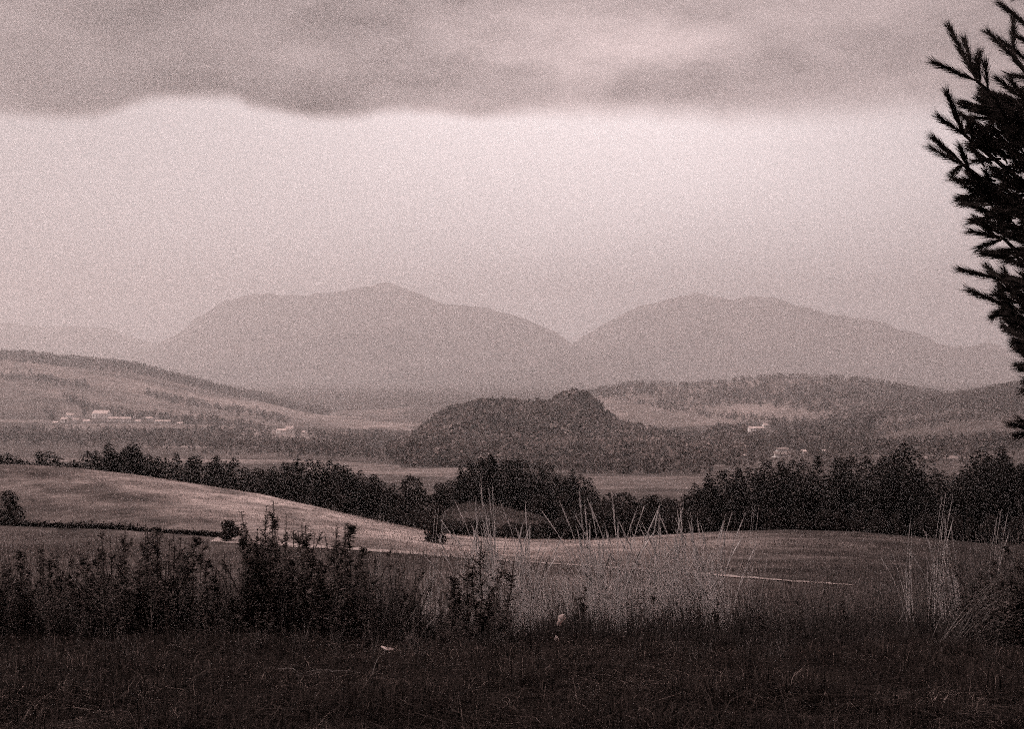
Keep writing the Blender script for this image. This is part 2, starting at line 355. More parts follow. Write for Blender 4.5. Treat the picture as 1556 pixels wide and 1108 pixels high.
nc += row(RT, 250, 262, 2.1, 'conifer', 'dark conifer in the tall wood on the right behind the meadow crest', 'conifers of the right wood', 12)
nc += row(RT, 222, 244, 2.7, 'conifer', 'dark conifer in the tall wood on the right behind the meadow crest', 'conifers of the right wood', 34)
def lone(px, py, d, kind, label, wide=1.0, sink=0, cat=None):
    x = float(at(px, d)); h = float(top_z(py, d) - H(x, d))
    e = tree(kind, (CON if kind == 'conifer_tree' else BRO)[rng.integers(5)], x, d, max(h, 1.5), label, None, 15 if kind == 'conifer_tree' else 10, wide, sink)
    if cat: e['category'] = cat
    return e
lone(168, 673, 258, 'conifer_tree', 'tallest pointed conifer near the left end of the left wood')
lone(202, 673, 256, 'conifer_tree', 'tall conifer standing just right of the highest left wood point', 1.2)
lone(1378, 674, 248, 'conifer_tree', 'broadest and tallest dark conifer of the right wood beside the pale strip', 1.35)
lone(1492, 684, 250, 'conifer_tree', 'wide pointed conifer at the right end of the right wood', 1.3)
lone(1526, 678, 246, 'conifer_tree', 'slim pointed conifer nearest the pine boughs in the right wood')
lone(744, 689, 290, 'conifer_tree', 'highest pointed conifer of the middle grove', 1.1)
lone(866, 713, 286, 'conifer_tree', 'pointed conifer standing off the right end of the middle grove')
# bushes standing alone in the fields
def bush(px, ptop, pbot, wpx, label, d=None, mat=None, name='bush'):
    h_ = hit(px, pbot) if d is None else (float(at(px, d)), d)
    x, d = h_; z = float(H(x, d)); hh = (pbot - ptop) / F * d; ww = wpx / F * d
    pr = broad_meshes(hh, ww, 1, 1500, mat, leaf=.10 + hh * .02, low=-.05)
    e = empty(name, (x, d, z)); tag(e, label, 'bush'); obj('foliage', pr[0], e); obj('stem', pr[1], e); return e
bush(14, 750, 797, 52, 'dark round bush at the left edge of the pale field')
bush(350, 789, 822, 36, 'small rounded bush on the edge of the pale left field beside the track')
bush(662, 768, 826, 58, 'big rounded dark bush at the right foot of the pale left field')
bush(882, 592, 625, 30, 'peaked tree on top of the wooded middle hill', name='lone_tree')['category'] = 'tree'
bush(1323, 626, 658, 24, 'lone pale hazy tree on the slope right of the village houses', name='lone_tree')['category'] = 'tree'
bush(1432, 668, 688, 26, 'round dark bush on the hedge line of the right slope')
bush(1362, 648, 656, 14, 'small dark bush alone on the right slope')
bush(78, 616, 640, 36, 'dark tree clump left of the white farm', name='farm_tree')['category'] = 'tree'
bush(128, 622, 636, 14, 'small dark tree between the two farm roofs', name='farm_tree')['category'] = 'tree'

# far woods and hedges: one mass each
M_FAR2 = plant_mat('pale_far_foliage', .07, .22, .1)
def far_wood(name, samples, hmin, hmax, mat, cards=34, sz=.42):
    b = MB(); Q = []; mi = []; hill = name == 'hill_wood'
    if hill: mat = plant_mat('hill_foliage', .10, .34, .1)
    for x, y in samples:
        h = hmin + (hmax - hmin) * np.clip(.25 * rng.random() + 1.05 * float(vnoise(x / 34., y / 34.)) - .1, 0, 1.2); pale = float(vnoise(x / 60. + 40, y / 60.)) + .25 * rng.normal() > (.5 if hill else .62); mi.append(np.full(cards * 2, int(pale))); z = float(H(x, y)); r = h * rng.uniform(.25, .45)
        u = unit(cards); P = np.array([x, y, z + h * .5]) + u * [r, r, h * .52] * (.75 + .3 * rng.random((cards, 1)))
        Q.append(leaf_cards(P, h * .17 * (.6 + .8 * rng.random(cards))))
    b.quads(np.concatenate(Q)); me = b.build(name, mat); me.materials.append(M_FAR2)
    me.polygons.foreach_set('material_index', np.concatenate([np.r_[m[:cards]] for m in mi] * 2).astype(np.int32)); o = obj(name, me); tag(o, kind='stuff'); return o
HP = [(97, 643, 10), (106, 637, 12), (115, 643, 9), (151, 638, 26), (172, 641, 16), (190, 642, 16), (227, 640, 9), (241, 644, 12), (254, 644, 10), (131, 643, 10), (83, 644, 8), (209, 643, 8), (273, 645, 8),
      (427, 660, 18), (440, 660, 12), (461, 660, 5), (588, 689, 8), (593, 695, 6), (1150, 656, 28), (1107, 695, 20), (1086, 682, 5), (1057, 698, 6), (1190, 686, 22), (1190, 695, 30), (1011, 688, 6), (1132, 694, 6), (1222, 690, 8), (1164, 652, 9), (1255, 688, 8), (1070, 688, 6)]
def hides_house(px, py): return any(abs(px - a) < w / 2 + 4 and -2 < py - b < 11 for a, b, w in HP)
def poly_samples(poly, n, dmin=330, dmax=4600):
    xs = [p[0] for p in poly]; ys = [p[1] for p in poly]; out = []; tries = 0
    while len(out) < n and tries < n * 8:
        tries += 1; px = rng.uniform(min(xs), max(xs)); py = rng.uniform(min(ys), max(ys)); c = False; j = len(poly) - 1
        for i in range(len(poly)):
            if (ys[i] > py) != (ys[j] > py) and px < (xs[j]-xs[i]) * (py-ys[i]) / (ys[j]-ys[i]) + xs[i]: c = not c
            j = i
        if not c or hides_house(px, py): continue
        h_ = hit(px, py)
        if h_ and dmin < h_[1] < dmax: out.append(h_)
    return out
def disk_poly(pts): return poly_samples(*pts)
# middle hill: scatter evenly over the land
S = []
while len(S) < 3300:
    d = rng.uniform(850, 1600); px = rng.uniform(590, 1130)
    prof = np.interp(px, [590, 625, 660, 900, 980, 1050, 1130], [.1, .7, 1, 1, .9, .5, .1])
    if rng.random() < prof * np.interp(d, [850, 1000], [.35, 1]): S.append((float(at(px, d)), d))
for k in range(420):                                            # crest trees
    px = rng.uniform(628, 1060); d = rng.uniform(1400, 1540); S.append((float(at(px, d)), d))
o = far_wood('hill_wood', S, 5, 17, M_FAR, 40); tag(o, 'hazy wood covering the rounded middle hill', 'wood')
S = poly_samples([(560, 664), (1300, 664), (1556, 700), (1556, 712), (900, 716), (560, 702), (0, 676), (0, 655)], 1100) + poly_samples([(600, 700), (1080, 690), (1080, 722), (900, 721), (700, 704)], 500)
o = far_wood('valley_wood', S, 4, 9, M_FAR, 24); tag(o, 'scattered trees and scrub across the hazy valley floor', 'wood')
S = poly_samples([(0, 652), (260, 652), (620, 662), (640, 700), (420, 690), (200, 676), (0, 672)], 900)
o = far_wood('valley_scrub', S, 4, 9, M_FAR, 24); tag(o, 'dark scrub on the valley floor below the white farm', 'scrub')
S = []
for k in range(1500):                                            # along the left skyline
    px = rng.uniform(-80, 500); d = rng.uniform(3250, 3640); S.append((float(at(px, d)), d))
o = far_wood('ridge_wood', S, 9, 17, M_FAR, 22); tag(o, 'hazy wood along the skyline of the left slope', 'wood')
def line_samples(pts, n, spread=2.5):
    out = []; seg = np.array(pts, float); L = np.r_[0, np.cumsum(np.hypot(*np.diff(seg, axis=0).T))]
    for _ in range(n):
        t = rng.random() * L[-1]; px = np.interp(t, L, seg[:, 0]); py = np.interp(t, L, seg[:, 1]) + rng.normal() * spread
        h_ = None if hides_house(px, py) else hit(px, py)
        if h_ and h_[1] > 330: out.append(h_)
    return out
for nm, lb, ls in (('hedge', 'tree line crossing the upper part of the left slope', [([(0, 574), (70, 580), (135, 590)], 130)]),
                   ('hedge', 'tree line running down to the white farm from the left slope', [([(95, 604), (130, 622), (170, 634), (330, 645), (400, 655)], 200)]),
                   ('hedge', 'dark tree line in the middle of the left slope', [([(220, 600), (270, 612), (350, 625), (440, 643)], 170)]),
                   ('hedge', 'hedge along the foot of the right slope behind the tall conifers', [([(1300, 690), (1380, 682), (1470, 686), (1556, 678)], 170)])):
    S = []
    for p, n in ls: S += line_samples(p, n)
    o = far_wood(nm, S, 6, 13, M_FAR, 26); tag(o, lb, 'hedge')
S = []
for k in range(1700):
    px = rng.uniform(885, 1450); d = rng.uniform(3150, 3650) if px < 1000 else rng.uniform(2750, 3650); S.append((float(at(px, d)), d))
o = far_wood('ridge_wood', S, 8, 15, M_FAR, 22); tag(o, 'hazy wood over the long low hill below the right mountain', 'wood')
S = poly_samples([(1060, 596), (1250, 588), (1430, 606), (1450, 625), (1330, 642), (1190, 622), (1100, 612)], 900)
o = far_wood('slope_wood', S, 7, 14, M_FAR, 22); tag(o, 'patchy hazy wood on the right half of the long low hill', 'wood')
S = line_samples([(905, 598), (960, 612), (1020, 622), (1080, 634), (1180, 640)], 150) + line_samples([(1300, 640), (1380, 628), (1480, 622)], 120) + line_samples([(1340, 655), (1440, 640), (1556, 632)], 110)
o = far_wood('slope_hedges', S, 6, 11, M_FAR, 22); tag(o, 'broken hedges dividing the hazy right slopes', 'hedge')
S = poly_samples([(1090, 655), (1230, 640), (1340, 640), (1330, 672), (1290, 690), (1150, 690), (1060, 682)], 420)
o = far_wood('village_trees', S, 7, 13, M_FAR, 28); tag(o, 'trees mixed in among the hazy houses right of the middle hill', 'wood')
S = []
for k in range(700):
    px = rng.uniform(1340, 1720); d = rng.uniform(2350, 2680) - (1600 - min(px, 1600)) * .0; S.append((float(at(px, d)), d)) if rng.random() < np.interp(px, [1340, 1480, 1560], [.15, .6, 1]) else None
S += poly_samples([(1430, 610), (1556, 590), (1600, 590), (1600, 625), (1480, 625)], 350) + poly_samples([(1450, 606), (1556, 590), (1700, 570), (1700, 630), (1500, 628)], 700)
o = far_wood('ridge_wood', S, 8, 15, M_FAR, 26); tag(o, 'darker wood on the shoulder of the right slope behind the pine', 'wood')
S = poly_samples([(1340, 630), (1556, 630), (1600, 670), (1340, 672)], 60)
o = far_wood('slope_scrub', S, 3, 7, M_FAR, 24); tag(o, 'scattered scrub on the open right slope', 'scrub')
# dark hedge along the foot of the left field
b = MB(); Q = []
for px in np.arange(-100, 345, 1.0):
    d = float(np.interp(px, PK, TRK_D)) + 3; x = float(at(px, d)); hh = np.interp(px, [-100, 180, 230, 345], [.42, .5, .25, .4])
    P = np.array([x, d, float(H(x, d))]) + np.abs(rng.normal(size=(14, 3))) * [.4, .5, hh * .6]; Q.append(leaf_cards(P, .16))
b.quads(np.concatenate(Q)); o = obj('hedge', b.build('hedge', M_CONIFER)); tag(o, 'low dark hedge along the foot of the pale left field', 'hedge')

# ------------------------------------------------------------------ houses
def house(px, py, wpx, hpx, label, roof=M_ROOF, group=None, kind='house', depth=8.):
    h_ = hit(px, py)
    if not h_: return
    wpx *= 1. if px < 700 else .8; hpx *= 1.05 if px < 700 else .9
    x, d = h_; w = wpx / F * d; hh = hpx / F * d; wl = hh * .62; z = float(H(x, d))
    e = empty(kind, (x, d, z)); tag(e, label, 'house' if kind == 'house' else 'barn', group); e.rotation_euler.z = rng.uniform(-.25, .25)
    b = MB(); D = depth; X = w / 2
    v = [[-X, 0, -2], [X, 0, -2], [X, D, -2], [-X, D, -2], [-X, 0, wl], [X, 0, wl], [X, D, wl], [-X, D, wl], [-X, D/2, hh * .97], [X, D/2, hh * .97]]
    b.add(v, [[0,1,5],[0,5,4],[1,2,6],[1,6,5],[2,3,7],[2,7,6],[3,0,4],[3,4,7],[4,8,7],[5,6,9]])
    obj('wall', b.build('wall', M_WALL), e)
    r = MB(); o_ = .35; t = .25; lo = wl - .2
    for s, yy in ((0, -o_), (1, D + o_)):
        r.quads([[[-X-o_, yy, lo], [X+o_, yy, lo], [X+o_, D/2, hh], [-X-o_, D/2, hh]], [[-X-o_, yy, lo+t], [X+o_, yy, lo+t], [X+o_, D/2, hh+t], [-X-o_, D/2, hh+t]],
                 [[-X-o_, yy, lo], [X+o_, yy, lo], [X+o_, yy, lo+t], [-X-o_, yy, lo+t]]])
    obj('roof', r.build('roof', roof), e)
    n = max(2, int(w / 4)); m = MB()
    wi = MB()
    for i in range(n):
        cx = -X + w * (i + .5) / n
        wi = MB(); wi.quads([[[cx-.5, -.04, wl*.35], [cx+.5, -.04, wl*.35], [cx+.5, -.04, wl*.8], [cx-.5, -.04, wl*.8]]])
        obj('window', wi.build('window', M_ROOF), e)
    return e
house(97, 643, 10, 7, 'small white farmhouse at the left end of the farm group', M_ROOFP)
house(106, 637, 12, 7, 'white house standing above the small farmhouse at the left end', M_ROOFP)
house(115, 643, 9, 6, 'bright white shed second from the left in the lower farm row', M_ROOFP)
house(151, 638, 24, 12, 'big pale gabled farm building in the middle of the group', M_ROOFP, kind='barn', depth=18)
house(172, 641, 16, 6, 'low white barn right of the big gabled farm building', M_ROOFP, kind='barn')
house(190, 642, 16, 7, 'bright white barn at the right of the farm group', M_ROOFP, kind='barn')
house(227, 640, 9, 5, 'small white house standing apart right of the farm', M_ROOFP)
house(241, 644, 12, 4, 'low long white shed, left one of the last pair', M_ROOFP, kind='barn')
house(254, 644, 10, 4, 'low long white shed at the far right of the farm row', M_ROOFP, kind='barn')
house(131, 644, 10, 5, 'small white house between the paired sheds and the gabled building', M_ROOFP)
house(83, 645, 8, 3.5, 'lowest white shed at the far left beside the tree clump', M_ROOFP, kind='barn')
house(209, 643, 8, 4, 'tiny white shed just right of the bright barn', M_ROOFP, kind='barn')
house(273, 646, 8, 3.5, 'last small white shed at the right end of the farm row', M_ROOFP, kind='barn')
house(1132, 695, 6, 4, 'tiny pale house right beside the lower left gabled house', M_ROOFP)
house(1222, 690, 8, 5, 'small pale house just right of the pair near the conifers', M_ROOFP)
house(1164, 652, 8, 8, 'taller white end block of the highest village house', M_ROOFP)
house(1255, 689, 8, 4, 'small pale house farthest right among the village trees', M_ROOFP)
house(1070, 688, 6, 4, 'tiny pale shed above the narrow white house', M_ROOFP)
house(427, 660, 16, 7, 'wide white building alone at the foot of the left slope', M_ROOFP)
house(440, 660, 11, 11, 'taller white block joined to the wide lone building', M_ROOFP)
house(461, 660, 4, 4, 'tiny white hut right of the wide lone building', M_ROOFP)
house(588, 689, 8, 5, 'small white hut among the valley trees left of the middle hill', M_ROOFP)
house(593, 695, 6, 4, 'smallest white hut just below the other valley hut', M_ROOFP)
house(1150, 656, 28, 8, 'long white house highest in the village right of the hill', M_ROOFP)
house(1107, 695, 20, 9, 'pale gabled house at the lower left of the village', M_ROOFP)
house(1086, 682, 5, 5, 'tiny white house above the lower left gabled house', M_ROOFP)
house(1057, 698, 6, 7, 'narrow white house at the foot of the wooded middle hill', M_ROOFP)
house(1190, 686, 22, 5, 'long low pale house, upper of the pair near the conifers', M_ROOF)
house(1190, 695, 30, 8, 'wide pale house, lower of the pair near the conifers', M_ROOF)
house(1011, 688, 6, 4, 'tiny pale hut at the edge of the middle hill wood', M_ROOFP)

# ------------------------------------------------------------------ foreground weeds
def leaf_pair(P, dirv, L, W):
    """pointed leaves as folded quads along direction dirv"""
    n = len(P); up = np.array([0, 0, 1.]); side = np.cross(dirv, up); side /= np.linalg.norm(side, axis=1)[:, None] + 1e-6
    L = np.broadcast_to(L, n)[:, None]; W = np.broadcast_to(W, n)[:, None]
    tip = P + dirv * L; tip[:, 2] -= L[:, 0] * .15; mid = P + dirv * L * .5
    return np.stack([P, mid + side * W + [0, 0, .003], tip, mid - side * W + [0, 0, .003]], 1)
def weed_meshes(h, nst, seed, leafL=.055, spread=.22, leafy=1.0, bmin=.15):
    st = MB(); lf = MB(); Q = []
    for s in range(nst):
        a = rng.random() * 6.28; lean = spread * rng.random(); hh = h * rng.uniform(.4, .93) if s else h; lean *= .3 if s == 0 else 1
        t = np.linspace(0, 1, 7); bx = rng.normal() * .06
        P = np.stack([np.cos(a) * lean * t ** 1.3 * hh + rng.normal(size=7) * .008, np.sin(a) * lean * t ** 1.3 * hh, t * hh], -1)
        P[:, :2] += rng.normal(size=2) * .05
        st.tube(P, np.linspace(.007, .0035, 7), 3)
        def leaves(C, n, L, t0=0.):
            k = np.linspace(t0, 1, n) if n > 1 else np.array([1.])
            pp = np.stack([np.interp(k * (len(C) - 1), np.arange(len(C)), C[:, i]) for i in range(3)], -1)
            aa = np.arange(n) * 2.4 + rng.random() * 6; el = rng.uniform(-.1, .9, n)
            dv = np.stack([np.cos(aa) * np.cos(el), np.sin(aa) * np.cos(el), np.sin(el)], -1)
            Q.append(leaf_pair(pp, dv, L * (1.15 - .5 * k) * rng.uniform(.6, 1.2, n), L * .2))
        leaves(P, int(46 * leafy), leafL * 1.25, bmin)
        for b_ in range(int(9 * leafy)):
            k = rng.uniform(.25, .97); i = k * 6; p0 = np.array([np.interp(i, np.arange(7), P[:, j]) for j in range(3)])
            aa = rng.random() * 6.28; bl = h * rng.uniform(.1, .24) * (1.25 - k)
            tt = np.linspace(0, 1, 4)[:, None]
            C = p0 + tt * np.array([math.cos(aa) * .55, math.sin(aa) * .55, .8]) * bl
            st.tube(C, np.linspace(.003, .0012, 4), 3); leaves(C, int(13 * leafy) + 2, leafL * .85)
    lf.quads(np.concatenate(Q))
    return lf.build('foliage', M_WEED), st.build('stem', M_STEM)
TALLW = [weed_meshes(1.0, 6, 40 + i, .04, .36, 1.35, .0) for i in range(3)]
WEED = [weed_meshes(1.0, n, i, L, sp, lf, bm) for i, (n, L, sp, lf, bm) in enumerate([(4, .045, .4, 1.0, .1), (5, .042, .55, .95, .05), (3, .05, .3, 1.3, .15), (6, .04, .6, .8, .1), (4, .045, .7, .8, 0), (2, .065, .2, 1.2, .2), (6, .045, .5, .7, .05)])]
def weed(px, ptop, d, label, group=None, proto=None, wide=None, name='weed_plant'):
    x = float(at(px, d)); z = float(H(x, d)); h = max(.2, top_z(ptop, d) - z)
    e = empty(name, (x, d, z - .02)); tag(e, label, 'weed', group); w = wide or h * rng.uniform(.9, 1.25)
    w *= 1.12; e.scale = (w, w, h); e.rotation_euler.z = rng.random() * 6.28
    p = TALLW[-proto - 1] if (proto is not None and proto < 0) else WEED[rng.integers(len(WEED))] if proto is None else WEED[proto]
    obj('foliage', p[0], e); obj('stem', p[1], e); return e
weed(403, 757, 11.6, 'tall leafy weed rising highest above the left thicket', proto=-1, wide=1.1)
weed(398, 768, 11.8, 'leafy weed pressed close behind the tallest one in the thicket', proto=-2, wide=.9)
weed(420, 785, 11.7, 'leafy weed on the right shoulder of the tallest one', proto=-3, wide=1.1)
weed(385, 800, 11.5, 'leafy weed low on the left side of the tallest one', proto=-2, wide=1.1)
weed(480, 797, 11.9, 'full leafy weed right of the middle of the left thicket', proto=-1, wide=1.4)
weed(512, 800, 12.1, 'full leafy weed next to the right end of the left thicket', proto=-3, wide=1.3)
weed(212, 800, 11.6, 'bushy weed filling the gap under the spindly pair', proto=-2, wide=1.4)
weed(255, 806, 11.8, 'broad leafy weed right of the leaning one', proto=-1, wide=1.3)
weed(190, 786, 12.2, 'second tall weed with spindly top in the left thicket', proto=-3, wide=1.3)
weed(222, 792, 12.0, 'leaning weed just right of the spindly one in the left thicket', proto=1)
weed(545, 800, 12.4, 'tall weed at the right end of the left thicket', proto=0, wide=.9)
weed(717, 822, 12.2, 'dark upright leafy weed beside the tallest pale grass', proto=-2, wide=1.3)
weed(742, 845, 12.0, 'broad dark weed just right of the upright one by the pale grass', proto=-3, wide=1.4)
weed(880, 885, 12.8, 'small weed with broad dark leaves behind the white leaf', proto=2, wide=.7)
weed(1210, 878, 13.0, 'small dead weed with bare crooked twigs in the right grass', proto=3, wide=.5)
TOPW = [(-60, 815), (0, 820), (40, 815), (80, 822), (130, 835), (165, 808), (190, 790), (230, 792), (260, 804), (310, 814), (350, 830), (380, 806), (410, 788), (440, 792), (500, 792), (545, 798), (580, 816), (640, 850), (690, 850), (740, 850), (775, 880)]
for k in range(160):
    px = rng.uniform(-60, 775); d = rng.uniform(11.2, 13.4); ty = np.interp(px, [a for a, _ in TOPW], [b for _, b in TOPW]) - 6 + 80 * rng.random() ** .9
    if 565 < px < 680 and rng.random() < .45: ty += 50
    weed(px, ty, d, 'dark leafy weed in the dense thicket on the left', 'weeds of the left thicket')
for k in range(44):
    px = rng.uniform(800, 1150); d = rng.uniform(12.4, 13.8); ty = np.interp(px, [800, 900, 1000, 1080, 1130], [925, 895, 885, 890, 905]) + 55 * rng.random()
    weed(px, ty, d, 'low dark weed under the pale grasses in the middle', 'low weeds under the middle grasses')
for k in range(26):
    px = rng.uniform(1130, 1440); d = rng.uniform(12.2, 13.6); ty = 890 + 50 * rng.random()
    weed(px, ty, d, 'low dark weed under the dull grasses on the right', 'low weeds under the right grasses')
for k in range(44):
    px = rng.uniform(1452, 1640); d = rng.uniform(11.0, 13.2); ty = np.interp(px, [1452, 1500, 1556, 1700], [915, 845, 800, 790]) + 60 * rng.random()
    weed(px, ty, d, 'dark leafy weed in the thicket at the right edge', 'weeds of the right thicket')

# tall dry grasses
def grass_meshes(n, h, lean, mat, curve=.25, wd=.0042, heads=.5, rad=.1):
    b = MB(); hd = MB(); V = []
    for i in range(n):
        a = rng.random() * 6.28; hh = h * rng.uniform(.45, 1.0); t = np.linspace(0, 1, 7)
        cx = rng.normal() * rad; cy = rng.normal() * rad; le = rng.normal(lean, .06)
        cu = abs(rng.normal()) * curve
        P = np.stack([cx + le * hh * t + math.cos(a) * cu * hh * t ** 2.5, cy + math.sin(a) * .5 * cu * hh * t ** 2.5 + rng.normal() * .05 * hh * t, hh * t * (1 - .1 * cu * t)], -1)
        b.tube(P, np.linspace(wd * .42, wd * .28, 7), 3)
        if rng.random() < heads:
            T = P[-2:]; b.tube([T[0], T[0] * .7 + T[1] * .3, T[0] * .3 + T[1] * .7, T[1] + (T[1] - T[0]) * .25], [.001, wd * .6, wd * .5, .0006], 3)
    return b.build('grass_tussock', mat)
GR = {'tall_dull': [grass_meshes(n, 1.0, l, M_STRAWD, .2, .0085, .6, .06) for n, l in ((12, -.12), (8, -.2), (8, .08), (10, -.04))],
      'tall': [grass_meshes(n, 1.0, l, M_STRAW, .16, .0095, .8, .05) for n, l in ((16, -.12), (10, -.18), (8, .05), (14, -.06))],
      'pale': [grass_meshes(n, 1.0, l, M_STRAW, .22, .0066, .4, .16) for n, l in ((34, -.1), (40, -.05), (30, .08), (36, -.2))],
      'dull': [grass_meshes(n, 1.0, l, M_STRAWD, .28, .0058, .4, .14) for n, l in ((26, -.1), (30, .15), (24, -.2), (30, 0))]}
def grass(kind, px, ptop, d, label, group=None, lean=0, proto=None, w=None):
    x = float(at(px, d)); z = float(H(x, d)); h = top_z(ptop, d) - z
    p = GR[kind][rng.integers(4) if proto is None else proto]; e = obj('grass_tussock', p, None, (x, d, z - .02)); tag(e, label, 'grass', group); s = max(h, .3)
    e.scale = (w or s, w or s, s); e.rotation_euler = (0, lean, 0)
    return e
grass('tall', 762, 722, 12.6, 'tallest brightest pale grass tussock left of the middle', proto=0, w=1.0)
grass('tall', 758, 730, 12.7, 'pale grass crowded against the tallest tussock', proto=3, w=.7)
grass('tall', 790, 775, 12.9, 'thin pale grass just right of the tallest tussock', proto=1)
grass('tall', 722, 765, 12.8, 'thin pale grass just left of the tallest tussock', proto=1)
grass('tall', 652, 760, 12.6, 'sparse pale grass before the big rounded bush', proto=2, w=.5)
grass('tall', 572, 752, 12.4, 'single sparse pale grass between the thicket and the track', proto=2, w=.25)
grass('tall', 925, 742, 12.8, 'tall pale grass with straight stalk under the grove end', proto=0)
grass('tall', 950, 752, 12.9, 'tall pale grass second in the middle group', proto=3)
grass('tall', 1000, 740, 12.9, 'tall pale grass crossing the dark gap in the wood', proto=1)
grass('tall', 1035, 748, 12.7, 'leaning bright grass highest of the right middle group', proto=1)
grass('tall', 1052, 770, 12.9, 'pale grass with dense heads right of the leaning one', proto=3)
grass('tall', 1100, 765, 13.0, 'pale thin grass at the right end of the middle group', proto=1)
grass('tall', 1135, 760, 13.0, 'last sparse grass of the middle group over the dark wood', proto=2, w=.4)
for k in range(17):
    px = rng.choice([rng.uniform(715, 800), rng.uniform(885, 1110), rng.uniform(900, 1100)]); grass('tall', px + 12, rng.uniform(752, 815), rng.uniform(12.5, 13.3), 'bright tall grass rising in front of the dark wood at mid frame', 'bright tall grasses at mid frame', lean=rng.normal() * .05)
for k in range(26):
    px = rng.choice([rng.uniform(600, 860), rng.uniform(860, 1140), rng.uniform(900, 1120)]); ty = np.interp(px, [600, 700, 760, 830, 900, 1000, 1060, 1140], [850, 800, 790, 830, 800, 790, 790, 840]) + 85 * rng.random()
    grass('pale', px, ty, rng.uniform(12.7, 14.6), 'pale dry grass standing in the middle of the verge', 'pale grasses in the middle of the verge', lean=rng.normal() * .06)
for px, ty, t in ((1385, 765, 'leftmost tall dull grass of the right cluster'), (1415, 742, 'tallest dull grass of the right cluster'), (1435, 765, 'dull grass just right of the tallest right one'), (1460, 775, 'dull grass with bent heads before the right conifers'), (1500, 765, 'dull grass leaning over the right thicket')):
    grass('tall', px, ty, 12.6, t, proto=int(px) // 7 % 4, w=.75)
for k in range(55):
    px = rng.uniform(1130, 1600); ty = np.interp(px, [1130, 1200, 1340, 1400, 1500, 1600], [850, 870, 845, 800, 790, 775]) + 70 * rng.random()
    grass('dull', px, ty, rng.uniform(12.4, 14.4), 'dull dry grass standing on the right of the verge', 'dull grasses on the right of the verge', lean=rng.normal() * .08)
for k in range(60):
    px = rng.uniform(-60, 640); ty = np.interp(px, [0, 200, 400, 600], [850, 820, 830, 820]) + 90 * rng.random()
    grass('dull', px, ty, rng.uniform(11.4, 14), 'dull dry grass poking through the left thicket', 'dull grasses in the left thicket', lean=rng.normal() * .1)

for k in range(46):
    px = rng.uniform(-60, 1620); d = rng.uniform(9.6, 11.6); z = float(H(at(px, d), d)); h_ = rng.uniform(.14, .34)
    grass('dull', px, CY - F * (z + h_) / d, d, 'short dull tuft where the thicket thins into the near turf', 'short tufts at the foot of the thicket', lean=rng.normal() * .12)
for k in range(22):
    px = rng.uniform(-60, 800); d = rng.uniform(10.2, 11.3); z = float(H(at(px, d), d))
    weed(px, CY - F * (z + rng.uniform(.2, .45)) / d, d, 'small dark weed straggling out in front of the left thicket', 'stragglers before the left thicket')
def stalk(p, q, label, r=.005, sag=.05, name='dry_stalk'):
    (x0, y0, d0), (x1, y1, d1) = p, q
    A = np.array([at(x0, d0), d0, top_z(y0, d0)]); B = np.array([at(x1, d1), d1, top_z(y1, d1)]); t = np.linspace(0, 1, 9)[:, None]
    P = A + (B - A) * t; P[:, 2] += (np.sin(t[:, 0] * math.pi)) * sag; P += rng.normal(size=P.shape) * .006
    b = MB(); b.tube(P, np.linspace(r, r * .4, 9), 4); o = obj(name, b.build(name, M_STRAWD)); tag(o, label, 'stalk'); return o
def gz(px, d, up=.03):                 # a point just above the ground, as (px, py, d)
    x = at(px, d); return (px, CY - F * (float(H(x, d)) + up) / d, d)
stalk(gz(560, 8.6), (586, 988, 9.3), 'thin pale stalk leaning right with a flattened head on the near turf', .0028)
stalk(gz(428, 8.9, .06), gz(560, 9.0, .07), 'long pale stalk lying across the near turf on the left', .0045, .03)
stalk(gz(440, 8.7, .06), gz(540, 9.15, .05), 'shorter pale stalk lying beside the long one on the turf', .004, .03)
stalk(gz(415, 9.1, .08), gz(475, 8.85, .04), 'small forked stalk at the left end of the lying ones', .004, .03)
stalk(gz(575, 7.7, .03), gz(622, 7.5, .05), 'short pale stalk lying at the bottom of the picture', .005, .02)
stalk((650, 950, 11.3), (705, 905, 11.6), 'pale broken stalk slanting across the dark weeds left of middle', .005)
stalk((945, 932, 12.4), (1000, 952, 12.2), 'pale stalk slanting down under the middle grasses', .004)
stalk((1365, 945, 12.0), (1400, 905, 12.2), 'pale broken stalk standing slanted on the right verge', .004)
stalk(gz(1010, 12.1, .02), (1048, 885, 12.3), 'thin stalk leaning right below the middle grasses', .004)
# arching bundle of bent stalks on the right
e = empty('bent_stalks', (float(at(1440, 12)), 12, float(H(at(1440, 12), 12)))); tag(e, 'bundle of long pale stalks arching over beside the right thicket', 'stalks')
b = MB(); base = np.array(e.location)
for i in range(48):
    x0 = rng.uniform(1400, 1470); x1 = x0 + rng.uniform(50, 170); y1 = rng.uniform(835, 930); d = rng.uniform(11.2, 12.4); d1 = d + rng.uniform(-.4, .4)
    A_ = np.array([at(x0, d), d, float(H(at(x0, d), d))]); B_ = np.array([at(x1, d1), d1, top_z(y1, d1)]); t = np.linspace(0, 1, 9)[:, None]
    P = A_ + (B_ - A_) * t; P[:, 2] += (np.sin(t[:, 0] * math.pi)) * rng.uniform(.03, .16); b.tube(P - base, np.linspace(.0035, .0015, 9), 3)
obj('stalks', b.build('stalks', M_STRAWD), e)
